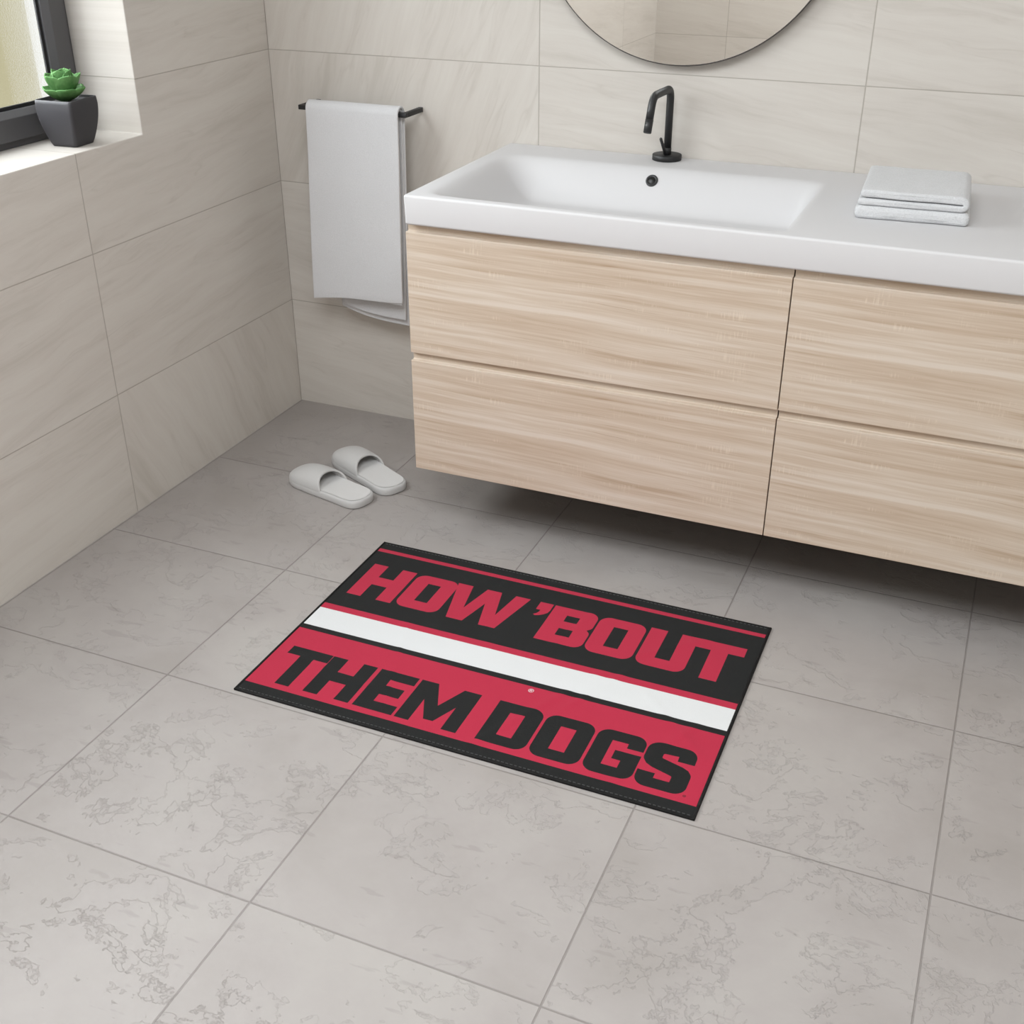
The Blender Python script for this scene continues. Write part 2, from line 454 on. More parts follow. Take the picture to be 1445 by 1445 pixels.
# ------------------------------------------------------------------ countertop with moulded basin
SX0, SX1, SF, SZ0, SZ1 = 0.6885, 2.345, -0.5767, 0.7477, 0.8109
def basin_depth(x, y):
    d = 0.085
    a = sstep(0.722, 0.835, x); b = 1 - sstep(1.436, 1.490, x)
    c = sstep(-0.553, -0.500, y); e = 1 - sstep(-0.212, -0.118, y)
    return d * a * b * c * e
def counter():
    root = thing('washbasin_countertop', 'long white countertop with a moulded rectangular basin on the oak vanity', 'washbasin', (SX0, SF, SZ0))
    xs = []
    x = SX0
    while x < 1.56: xs.append(x); x += .0068
    while x < SX1 - .02: xs.append(x); x += .05
    xs.append(SX1)
    ny = 84
    ys = [SF + (-0.0005 - SF) * j / ny for j in range(ny + 1)]
    V, F = [], []
    nx = len(xs)
    for j in ys:
        for x in xs: V.append((x - SX0, j - SF, SZ1 - basin_depth(x, j) - SZ0))
    for j in range(ny):
        for i in range(nx - 1):
            a = j * nx + i; F.append((a, a + 1, a + 1 + nx, a + nx))
    # skirt, slightly tapered inwards, and an underside rim
    per = [(i, 0) for i in range(nx)] + [(nx - 1, j) for j in range(1, ny + 1)] + [(i, ny) for i in range(nx - 2, -1, -1)] + [(0, j) for j in range(ny - 1, 0, -1)]
    top = [j * nx + i for i, j in per]
    low, inn = [], []
    for i, j in per:
        x, y = xs[i] - SX0, ys[j] - SF
        tx = .0012 if i == 0 else 0; ty = .0015 if j == 0 else 0
        low.append(len(V)); V.append((x + tx, y + ty, 0.0))
    for i, j in per:
        x, y = xs[i] - SX0, ys[j] - SF
        W, D = xs[-1] - SX0, ys[-1] - SF
        inn.append(len(V)); V.append((min(max(x, .03), W - .03), min(max(y, .022), D - .03), 0.0))
    m = len(per)
    for k in range(m):
        k2 = (k + 1) % m
        F.append((top[k], low[k], low[k2], top[k2])); F.append((low[k], inn[k], inn[k2], low[k2]))
    ob = mesh_obj('basin_top', V, F, M_CERAMIC, root)
    bm = bmesh.new(); bm.from_mesh(ob.data)
    bmesh.ops.remove_doubles(bm, verts=bm.verts, dist=1e-5)
    bmesh.ops.recalc_face_normals(bm, faces=bm.faces); bm.to_mesh(ob.data); bm.free()
    bevel(ob, 0.0060, 4, 60)
    # overflow ring set in the sloping back of the bowl
    ox, oy = 1.1032, -0.1515
    e = 1e-3
    gx = (basin_depth(ox + e, oy) - basin_depth(ox - e, oy)) / (2 * e); gy = (basin_depth(ox, oy + e) - basin_depth(ox, oy - e)) / (2 * e)
    nrm = Vector((gx, gy, 1)).normalized()
    p = Vector((ox - SX0, oy - SF, SZ1 - basin_depth(ox, oy) - SZ0))
    rot = nrm.to_track_quat('Z', 'Y')
    ring = lathe('overflow_ring', [(0.0085, .0006), (0.0090, .0022), (0.0104, .0032), (0.0128, .0032), (0.0141, .0020), (0.0144, -.004), (0.0085, -.004)], M_BLACK, root, 40)
    ring.location = p; ring.rotation_mode = 'QUATERNION'; ring.rotation_quaternion = rot
    hole = lathe('overflow_hole_disc', [(0.0086, .0002), (0.0086, .0009)], M_BLACK_HOLE, root, 32)  # flat black disc, its colour stands for the shade inside the hole
    hole.location = p; hole.rotation_mode = 'QUATERNION'; hole.rotation_quaternion = rot
    ring['label'] = 'matt black overflow ring'
counter()

# ------------------------------------------------------------------ faucet
def faucet():
    fx, fy = 1.1025, -0.0358
    root = thing('faucet', 'tall matt black angular faucet standing behind the basin', 'faucet', (fx, fy, SZ1))
    lathe('base_plate', [(0.0330, 0.0), (0.0342, .0006), (0.0342, .0115), (0.0332, .0125), (0.0, .0125)], M_BLACK, root, 56)
    z = lambda q: q - SZ1
    pts = fillet([(0, 0, .012), (0, 0, z(.9700)), (0, -.139, z(.9735)), (0, -.1585, z(.929))], .026, 12)
    tube('spout', pts, 0.0086, M_BLACK, root, 28)
    d = Vector((0, -.1585 + .139, .929 - .9745)).normalized()
    a = Vector((0, -.1585, z(.929)))
    b = a + d * .030
    tube('nozzle', [a - d * .0004, a + d * .001, a + d * .0012, b - d * .0008, b, b - d * .002], .009, M_BLACK, root, 28, radii=[.0082, .0082, .0090, .0090, .0086, .0068])
    tube('valve_collar', [(0, 0, .0125), (0, 0, .027), (0, 0, .0275)], .0093, M_BLACK, root, 28, radii=[.0093, .0093, .0088])
    tube('lever_handle', [(0, -.006, .010), (0, -.0115, .0135), (0, -.060, .0575), (0, -.0615, .0590)], .0038, M_BLACK, root, 18, radii=[.0040, .0040, .0034, .0026])
faucet()

# ------------------------------------------------------------------ mirror
def mirror():
    cx, cz, r = 1.1086, 1.3692, 0.3522
    root = thing('round_mirror', 'large round frameless mirror on the tiled wall above the basin', 'mirror', (cx, 0, cz))
    def disc(name, r, y0, y1, mat, bev=0.001):
        n = 160
        V = [(rr * math.cos(2 * PI * k / n), y, rr * math.sin(2 * PI * k / n)) for y, rr in ((y0, r), (y1 + bev, r), (y1, r - bev)) for k in range(n)]
        F = [(a * n + k, a * n + (k + 1) % n, (a + 1) * n + (k + 1) % n, (a + 1) * n + k) for a in (0, 1) for k in range(n)]
        F += [tuple(range(n)), tuple(range(2 * n, 3 * n))]
        o = mesh_obj(name, V, F, mat, root, smooth=False); fix_normals(o); return o
    disc('mirror_backing', r - .035, -.0005, -.024, M_DARK)
    disc('mirror_edge', r, -.024, -.0290, M_MIRROR_EDGE, .0015)
    disc('mirror_glass', r - .0028, -.0288, -.0296, M_MIRROR, .0003)
mirror()

# ------------------------------------------------------------------ towel rail and hanging towel
BX0, BX1, BY, BZ = 0.1375, 0.4480, -0.0885, 0.8735
def rail():
    root = thing('towel_rail', 'square black towel rail fixed to the tiled wall', 'towel rail', (0, 0, BZ))
    h = .0058
    path = [(BX0 + h, -.0004), (BX0 + h, BY - h + .006), (BX1 - h, BY - h + .006), (BX1 - h, -.0004)]
    boxes('bar', [(BX0, BX1, BY - h, BY + h, -h, h)], M_BLACK, root, .001)
    for x in (BX0, BX1 - 2 * h):
        boxes('wall_arm', [(x, x + 2 * h, BY + h - .0004, -.0006, -h, h)], M_BLACK, root, .001)
rail()

def hanging_towel():
    root = thing('hanging_towel', 'pale grey bath towel folded lengthwise, hanging over the black rail', 'towel', (0.30, BY, BZ))
    def sheet(name, off, xl, xr, zf, zb, th, seed, flare=0.0, backleft=None, curve=0.0):
        """one folded layer: front hem -> over the bar -> back hem; off = distance of the layer from the bar centre"""
        prof = []
        nf, na, nb = 26, 10, 26
        for k in range(nf + 1):
            prof.append(('f', k / nf))
        for k in range(1, na): prof.append(('a', k / na))
        for k in range(nb + 1): prof.append(('b', k / nb))
        nx = 22
        V, F = [], []
        for kind, t in prof:
            for i in range(nx + 1):
                s = i / nx
                x = xl + (xr - xl) * s
                bz = zb[0] + (zb[1] - zb[0]) * s + curve * (1 - s) ** 3
                fz = zf[0] + (zf[1] - zf[0]) * s + .004 * math.sin(s * 5)
                if kind == 'f':
                    z = fz + (0 - (fz)) * t if False else fz * (1 - t)
                    y = -off - .010 * (1 - t) ** 1.5 - .004 * math.sin(t * 3 + seed) * (1 - t)
                    x += -flare * (1 - t) * (1.0 - .75 * s)
                elif kind == 'a':
                    a = PI * t
                    y = -off * math.cos(a); z = off * math.sin(a) * 1.0
                else:
                    z = bz * t; y = off + .004 * math.sin(t * 2.6 + seed) * t
                    xb = (backleft if backleft is not None else xl)
                    x = x + (xb - xl) * (1 - s) * min(1, t * 1.2)
                    x -= .012 * t * s
                y += .0012 * noise.noise(Vector((x * 14, z * 7 + seed * 3, seed)))
                V.append((x, y, z))
        m = nx + 1
        for j in range(len(prof) - 1):
            for i in range(nx):
                a = j * m + i; F.append((a, a + 1, a + 1 + m, a + m))
        ob = mesh_obj(name, V, F, M_TOWEL, root)
        so = ob.modifiers.new('thick', 'SOLIDIFY'); so.thickness = th; so.offset = 0
        bevel(ob, th * .38, 3, 50)
        return ob
    L = lambda q: q - BZ
    sheet('outer_layer', .0180, .1680 - .30, .4315 - .30, (L(.3750), L(.3990)), (L(.3230), L(.3160)), .0058, 0.3, .016, .212 - .30, .026)
    sheet('inner_layer', .0110, .1720 - .30, .4280 - .30, (L(.3950), L(.3920)), (L(.3400), L(.3350)), .0056, 1.7, .016, .222 - .30, .02)
hanging_towel()

# ------------------------------------------------------------------ folded towels on the countertop
def pillow_extrude(name, prof, depth, mat, parent, seed, soft=.006, ny=22):
    """closed (x,z) outline extruded along y; the two ends pull in softly"""
    n = len(prof)
    V, F = [], []
    st = [0, .25, .6, 1.0]
    sd = soft / depth
    rim = [sd * (1 - math.cos(PI / 2 * k / 6)) for k in range(6)]
    ts = rim + [sd + (1 - 2 * sd) * k / ny for k in range(ny + 1)] + [1 - q for q in reversed(rim)]
    zc = sum(p[1] for p in prof) / n
    # inward normals for the end rounding
    area = sum(prof[k][0] * prof[(k + 1) % n][1] - prof[(k + 1) % n][0] * prof[k][1] for k in range(n))
    sg = 1 if area > 0 else -1
    nor = []
    for k in range(n):
        a = Vector(prof[k - 1]); b = Vector(prof[(k + 1) % n]); d = (b - a).normalized()
        nor.append(Vector((-d.y, d.x)) * sg)
    for t in ts:
        e = min(t, 1 - t) * depth
        ins = soft * (1 - math.sqrt(max(0, 1 - (1 - min(1, e / soft)) ** 2)))
        for k in range(n):
            p = Vector(prof[k]) + nor[k] * ins
            q = Vector((p.x, t * depth, p.y))
            w = noise.noise(Vector((q.x * 16 + seed, q.y * 13, q.z * 30))) * .0022
            V.append((q.x + w * .6, q.y + w, max(q.z + w * (0.25 + 8 * max(0, q.z)), 0.0)))
    for j in range(len(ts) - 1):
        for k in range(n):
            k2 = (k + 1) % n
            F.append((j * n + k, j * n + k2, (j + 1) * n + k2, (j + 1) * n + k))
    for e0 in (0, (len(ts) - 1) * n):
        for tri in tessellate_polygon([[Vector((V[e0 + k][0], V[e0 + k][2], 0)) for k in range(n)]]):
            F.append(tuple(e0 + i for i in tri))
    ob = mesh_obj(name, V, F, mat, parent)
    fix_normals(ob)
    return ob

def rrect(x0, x1, z0, z1, r, seg=6, rs=None):
    out = []
    rs = rs or (r, r, r, r)
    for (cx, cz, a0, rr) in ((x1, z0, -90, rs[0]), (x1, z1, 0, rs[1]), (x0, z1, 90, rs[2]), (x0, z0, 180, rs[3])):
        sx = -1 if cx == x1 else 1; sz = -1 if cz == z1 else 1
        for k in range(seg + 1):
            a = math.radians(a0 + 90 * k / seg)
            out.append((cx + sx * rr + rr * math.cos(a), cz + sz * rr + rr * math.sin(a)))
    return out

def densify(prof, step=.012):
    out = []
    n = len(prof)
    for k in range(n):
        a = Vector(prof[k]); b = Vector(prof[(k + 1) % n]); L = (b - a).length
        m = max(1, int(L / step))
        for i in range(m): out.append(tuple(a + (b - a) * i / m))
    return out

def folded():
    lab = 'small folded grey face towel on the white countertop, '
    rot = math.radians(3.4)
    lo = thing('folded_towel', lab + 'lower of the pair', 'towel', (1.588, -0.399, SZ1 + .0003), rot, 'folded face towels')
    p = densify(rrect(0.0, .212, 0, .0255, .009, rs=(.0095, .0115, .0105, .0095)))
    pillow_extrude('towel_fold', p, .232, M_TERRY, lo, 1.0, .0085)
    up = thing('folded_towel', lab + 'upper of the pair', 'towel', (1.5935, -0.398, SZ1 + .0262), rot, 'folded face towels')
    # U-shaped cross-section: two leaves joined by a round fold on the right, slit in between
    W = .2025; h = .0298; g0, g1 = .0128, .0150
    pr = []
    for k in range(11):                      # outer bend, bottom to top
        a = math.radians(-90 + 18 * k)
        pr.append((W - h / 2 + h / 2 * math.cos(a), h / 2 + h / 2 * math.sin(a)))
    pr += [(.010, h), (.0045, h - .0010), (.0015, h - .0035), (.0005, (h + g1) / 2), (.0015, g1 + .0030), (.0045, g1 + .0008), (.010, g1)]
    mx = W - h / 2 + .003
    pr += [(mx, g1), (mx + .0012, (g0 + g1) / 2), (mx, g0)]
    pr += [(.007, g0), (.0010, g0 - .0008), (-.0022, g0 - .0035), (-.0030, g0 / 2), (-.0020, .0032), (.0012, .0008), (.007, .0)]
    pillow_extrude('towel_fold', densify(pr), .226, M_TERRY, up, 5.0, .0045)
folded()

# ------------------------------------------------------------------ slippers
def slipper(name, toe, heel, mirror_, label):
    toe = Vector(toe); heel = Vector(heel); d = heel - toe
    root = thing(name, label, 'slipper', (toe.x, toe.y, 0), math.atan2(d.y, d.x), 'pale grey bath slippers')
    L = d.length
    def half(t, side):                      # half width of the sole, t from toe to heel
        t = max(0, min(1, t))
        w = .0485 - .0035 * sstep(.30, .75, t)
        endt = (1 - (1 - min(1, t / .24)) ** 2.3) ** (1 / 2.3) if t < .24 else 1
        endh = (1 - (1 - min(1, (1 - t) / .17)) ** 2.7) ** (1 / 2.7) if t > .83 else 1
        return w * endt * endh
    ts = [0.5 - 0.5 * math.cos(PI * k / 44) for k in range(45)]
    ts = [0.0012 + t * .9976 for t in ts]
    # sole: outline loop with rounded top and bottom edges
    outl = [(t * L, half(t, 1)) for t in ts] + [(t * L, -half(t, -1)) for t in reversed(ts)]
    def loop(z, ins):
        out = []
        for x, y in outl:
            c = Vector((L * .5, 0)); v = Vector((x, y))
            hw = max(abs(y), 1e-4)
            sx = (x - L / 2) / (L / 2)
            out.append((x - ins * sx ** 3, y * max(0, 1 - ins / .048), z))
        return out
    prof = [(0.0, .004), (.0015, .0015), (.005, 0), (.0155, 0), (.0195, .0012), (.0215, .0042)]
    V, F = [], []
    n = len(outl)
    for z, i in prof: V += loop(z, i)
    for a in range(len(prof) - 1):
        for k in range(n):
            k2 = (k + 1) % n; F.append((a * n + k, a * n + k2, (a + 1) * n + k2, (a + 1) * n + k))
    F.append(tuple(range(n))[::-1]); F.append(tuple((len(prof) - 1) * n + k for k in range(n)))
    s = mesh_obj('sole', V, F, M_SLIP, root); fix_normals(s)
    # insole with a low dish
    m = 14; V, F = [], []
    for t in ts:
        for j in range(m + 1):
            q = -1 + 2 * j / m
            V.append((L * .5 + (t - .5) * L * .955, q * max(0, half(t, 1) - .0044), .0218 + .0012 * q * q))
    for i in range(len(ts) - 1):
        for j in range(m):
            a = i * (m + 1) + j; F.append((a, a + 1, a + m + 2, a + m + 1))
    ins = mesh_obj('insole', V, F, M_INSOLE, root); fix_normals(ins)
    # upper: closed-toe shell, cut back in an arc at the instep
    nu, nv = 30, 26; V, F = [], []
    for i in range(nu + 1):
        u = i / nu
        for j in range(nv + 1):
            a = PI * j / nv
            c = math.cos(a)
            cut = .560 - .085 * max(0.0, math.sin(a)) ** 1.3 + .015 * c * mirror_
            t = .004 + (cut - .004) * (u ** 1.5)
            hw = half(t, 1) - .0004
            hgt = .0425 * max(0.0, 1 - (1 - min(1, (t + .012) / .42)) ** 2.2) ** .62 + .004
            zz = .0150 + (hgt - .006) * max(0.0, math.sin(a)) ** .82
            V.append((t * L, hw * (abs(c) ** .90) * (1 if c > 0 else -1), zz))
    for i in range(nu):
        for j in range(nv):
            q = i * (nv + 1) + j; F.append((q, q + 1, q + nv + 2, q + nv + 1))
    up = mesh_obj('upper', V, F, M_SLIP, root); fix_normals(up)
    so = up.modifiers.new('thick', 'SOLIDIFY'); so.thickness = .0048; so.offset = -1
    bevel(up, .0014, 2, 60)
    return root
slipper('slipper', (.2600, -.447, 0), (.5130, -.5135, 0), 1, 'pale grey slipper nearer the mat, left one of the pair')
slipper('slipper', (.3085, -.298, 0), (.5545, -.4275, 0), -1, 'pale grey slipper nearer the vanity, right one of the pair')

# ------------------------------------------------------------------ potted succulent
def succulent():
    root = thing('potted_succulent', 'green succulent rosette in a square charcoal pot on the window sill', 'potted plant', (-.0715, -.686, WZ0 + .0003), math.radians(3.5))
    def sq(z, h, r):                        # rounded square loop
        return [(x, y, z) for x, y in rrect(-h, h, -h, h, r, 7)]
    H = .0975
    prof = []
    for k in range(15):
        t = k / 14
        h = .0325 + .0160 * math.sin(min(1, t * 1.12) * PI / 2) ** 0.9 - .0010 * max(0, t - .85) / .15
        prof.append((t * H, h, .0085))
    prof = [(0.0, .0308, .0080)] + [(z + (.0008 if z == 0 else 0), h, r) for z, h, r in prof]
    prof += [(H + .0008, .0466, .0084), (H + .0008, .0445, .007), (H - .0006, .0436, .006), (H - .016, .0425, .006)]
    V, F = [], []
    for z, h, r in prof: V += sq(z, h, r)
    n = len(sq(0, .03, .005))
    for a in range(len(prof) - 1):
        for k in range(n):
            k2 = (k + 1) % n; F.append((a * n + k, a * n + k2, (a + 1) * n + k2, (a + 1) * n + k))
    F.append(tuple(range(n))[::-1])
    F.append(tuple((len(prof) - 1) * n + k for k in range(n)))
    pot = mesh_obj('pot', V, F, M_POT, root); fix_normals(pot)
    soil = boxes('soil', [(-.0422, .0422, -.0422, .0422, H - .016, H - .0085)], M_SOIL, root)
    # leaves: cupped spoon shapes in three whorls
    def leaf(ang, tilt, ln, wd, z0, r0, cup):
        nu, nv = 12, 8
        V, F = [], []
        for i in range(nu + 1):
            u = i / nu
            w = wd * (math.sin(PI * (u * .80 + .10)) ** .75) * (0.50 + .62 * u) * (1 if u < .86 else math.sqrt(max(0.0, 1 - ((u - .86) / .145) ** 2)))
            for j in range(nv + 1):
                v = -1 + 2 * j / nv
                tl = tilt + cup * u            # curls inward towards the tip
                x = r0 + ln * (math.sin(tilt + cup) - 0) * 0 + ln * u * math.cos(tilt + cup * u * .5)
                zz = z0 + ln * u * math.sin(tilt + cup * u * .5)
                dn = (v * v) * w * .42
                # across-leaf cup: edges rise along the leaf normal
                x2 = x - dn * math.sin(tl); z2 = zz + dn * math.cos(tl)
                V.append((x2, v * w, z2 + (.0035 if u > .93 and abs(v) < .2 else 0)))
        m = nv + 1
        for i in range(nu):
            for j in range(nv):
                a = i * m + j; F.append((a, a + 1, a + 1 + m, a + m))
        ca, sa = math.cos(ang), math.sin(ang)
        V = [(x * ca - y * sa, x * sa + y * ca, z) for x, y, z in V]
        ob = mesh_obj('leaf', V, F, M_LEAF, root); fix_normals(ob)
        so = ob.modifiers.new('thick', 'SOLIDIFY'); so.thickness = .0030; so.offset = 0
        subsurf(ob, 1)
    zb = H - .004
    for k in range(6): leaf(k * 2 * PI / 6 + .25, .30, .050, .0270, zb - .002, .006, .60)
    for k in range(5): leaf(k * 2 * PI / 5 + .75, .70, .062, .0300, zb + .002, .004, .55)
    for k in range(4): leaf(k * 2 * PI / 4 + .30, 1.08, .060, .0270, zb + .005, .003, .40)
    for k in range(3): leaf(k * 2 * PI / 3 + 1.0, 1.22, .036, .0160, zb + .008, .001, .35)
succulent()

# ------------------------------------------------------------------ printed floor mat
MW, MH = 0.9258, 0.6187
MAT_C = Vector((1.1062, -0.9700)); MAT_R = 0.0010
def corner_path(pts):
    """pts: (u, v) or (u, v, r) in mm; rounded corners where r is given"""
    out = []
    n = len(pts)
    for k in range(n):
        p = pts[k]; c = Vector(p[:2])
        if len(p) == 2: out.append(tuple(c)); continue
        a = Vector(pts[k - 1][:2]) - c; b = Vector(pts[(k + 1) % n][:2]) - c
        r = p[2]
        p0 = c + a.normalized() * r; p1 = c + b.normalized() * r
        o = p0 + p1 - c
        for i in range(8):
            t = i / 7 * PI / 2
            out.append(tuple(o + (p0 - o) * math.cos(t) * 1.0 + (p1 - o) * math.sin(t)) if abs(a.normalized().dot(b.normalized())) < .3 else
                       tuple(p0 * (1 - i / 7) ** 2 + c * 2 * (i / 7) * (1 - i / 7) + p1 * (i / 7) ** 2))
    return out
def rect(u0, u1, v0, v1): return [(u0, v0), (u1, v0), (u1, v1), (u0, v1)]
A0, A1 = 96.5, 229.8
B0, B1 = 447.8, 571.2
R = 23
RED, BLK, WHT = 1, 0, 2
ART = []      # (material, outline, holes)
U0, U1 = 4.6, 920.4
ART.append((RED, rect(U0, U1, 30.0, 42.8), []))
ART.append((RED, rect(U0, U1, 281.3, 300.7), []))
ART.append((WHT, rect(U0, U1, 300.7, 369.2), []))
ART.append((RED, rect(U0, U1, 384.5, 586.6), []))
# HOW 'BOUT
ART.append((RED, [(28, A0), (63, A0), (63, 145), (100.7, 145), (100.7, A0), (137, A0), (137, A1), (101, A1), (101, 177.2), (63, 177.2), (63, A1), (28, A1)], []))
ART.append((RED, [(144.5, A0, R), (247, A0, R), (247, A1, R), (144.5, A1, R)], [rect(180.2, 211.3, 126.5, 198.5)]))
ART.append((RED, [(241.5, A0), (277.5, A0), (292.8, 183.3), (312.6, A0), (347, A0), (367.6, 183.3), (381.5, A0), (416, A0), (385.8, A1), (348.4, A1), (329.9, 151), (310.2, A1), (272.3, A1)], []))
ART.append((RED, [(439.6, A0), (470.4, A0), (470.8, 121), (468.5, 132), (462, 140.5), (454, 146.5), (446.2, 150), (440.8, 146.8), (446.5, 141), (449.6, 134), (450.1, 126.3), (439.8, 126.3)], []))
ART.append((RED, [(475, A0), (578, A0, 21), (578, 153, 7), (568.6, 162), (578.5, 171, 7), (578.5, A1, 21), (475, A1)], [rect(511.5, 541.3, 124.7, 148), rect(511.5, 543.2, 175, 200.9)]))
ART.append((RED, [(582.6, A0, R), (685.4, A0, R), (685.4, A1, R), (582.6, A1, R)], [rect(618.2, 650, 126.6, 200.3)]))
ART.append((RED, [(692.1, A0), (728.3, A0), (728.3, 198), (759.8, 198), (759.8, A0), (896.6, A0), (896.6, 127.5), (863.8, 127.5), (863.8, 229.2), (828, 229.2), (827.8, 128), (795.2, 128), (795.2, A1, R), (692.1, A1, R)], []))
# THEM DOGS
ART.append((BLK, [(31.2, B0), (125.2, B0), (125.2, 475.4), (94.1, 475.4), (94.1, B1), (62.4, B1), (62.4, 475), (31.2, 475)], []))
ART.append((BLK, [(126.3, B0), (159.8, B0), (159.8, 492.8), (196, 492.8), (196, B0), (227.6, B0), (227.6, B1), (196, B1), (196, 522.6), (158.9, 522.6), (158.9, B1), (126.3, B1)], []))
ART.append((BLK, [(236.6, B0), (321.6, B0), (321.6, 474.4), (270.2, 474.4), (270.2, 494), (311.4, 494), (311.4, 522), (269.8, 522), (269.8, 544.5), (321.8, 544.5), (321.8, B1), (236.6, B1)], []))
ART.append((BLK, [(327.6, B0), (364, B0), (391.3, 510.7), (419.8, B0), (456.8, B0), (456.8, B1), (426.1, B1), (426.1, 502.6), (402.4, 556), (382.6, 556.6), (358.2, 502.4), (358.2, B1), (327.6, B1)], []))
ART.append((BLK, [(495.5, B0), (592, B0, R), (592, B1, R), (495.5, B1)], [rect(528, 558.3, 476, 544.7)]))
ART.append((BLK, [(598, B0, R), (695.5, B0, R), (695.5, B1, R), (598, B1, R)], [rect(631.2, 662.2, 476, 543.8)]))
ART.append((BLK, [(701.5, B0, R), (795.6, B0, R), (795.6, 488.3), (764.2, 488.3), (763.8, 475.4), (733, 475.4), (733, 545.2), (763.5, 545.2), (763.5, 524.8), (745.8, 524.4), (745.8, 500), (795.6, 500), (795.6, B1, R), (701.5, B1, R)], []))
ART.append((BLK, [(798.5, B0, R), (890.8, B0, R), (890.8, 487), (859.3, 487), (858.9, 473.8), (831, 475.6, 3), (831, 488, 3), (872.6, 499), (884, 504.5), (892.6, 516, 6), (892.6, B1, R), (798.5, B1, R), (798.5, 532.4), (830.8, 532.4), (830.8, 545.4), (860.5, 545.4, 2), (860.5, 529.5, 3), (821, 518.3), (808, 512), (798.8, 500, 6)], []))
def circ(u, v, r, n=18): return [(u + r * math.cos(2 * PI * k / n), v + r * math.sin(2 * PI * k / n)) for k in range(n)]
ART.append((WHT, circ(538.5, 397.3, 5.6), [circ(538.5, 397.3, 4.5)]))
ART.append((WHT, [(536.0, 394.2), (539.3, 394.2), (540.9, 395.6), (540.6, 397.4), (539.6, 398.0), (541.3, 400.4), (539.9, 400.4), (538.5, 398.2), (537.2, 398.2), (537.2, 400.4), (536.0, 400.4)], [rect(537.2, 539.4, 395.3, 397.0)]))
ART.append((BLK, circ(894.4, 568.8, 2.9), [circ(894.4, 568.8, 1.9)]))
ART.append((BLK, circ(894.4, 568.8, 1.0, 8), []))

def inside(pt, poly):
    x, y = pt; c = False; n = len(poly); j = n - 1
    for i in range(n):
        xi, yi = poly[i]; xj, yj = poly[j]
        if (yi > y) != (yj > y) and x < (xj - xi) * (y - yi) / (yj - yi) + xi: c = not c
        j = i
    return c

RIDGES = [  # (u0, v0, u1, v1, width mm, height mm): soft creases of the cloth
    (215, 300, 285, 520, 16, 1.5), (225, 505, 20, 470, 14, 1.1), (640, 300, 480, 620, 24, 1.6),
    (700, 250, 620, 420, 20, 1.8), (760, 330, 900, 460, 18, 1.8), (560, 90, 520, 260, 22, 0.9),
    (850, 60, 700, 200, 22, 1.1), (860, 380, 760, 600, 26, 1.4), (330, 150, 400, 290, 22, .8), (120, 560, 420, 600, 16, .9)]
def mat_z(u, v):
    z = 0.0
    for (a, b, c, d, w, h) in RIDGES:
        h *= 0.7; w *= 0.40
        dx, dy = c - a, d - b; L2 = dx * dx + dy * dy
        t = ((u - a) * dx + (v - b) * dy) / L2
        dist = ((u - a) * dy - (v - b) * dx) / math.sqrt(L2)
        fade = sstep(-.35, .15, t) * (1 - sstep(.85, 1.35, t))
        z += h * fade * math.exp(-(dist / w) ** 2)
    z += .2 * noise.noise(Vector((u / 90, v / 90, 0)))
    e = min(u, v, MW * 1000 - u, MH * 1000 - v)
    return .0034 + max(0, z) * .001 * sstep(0, 45, e)

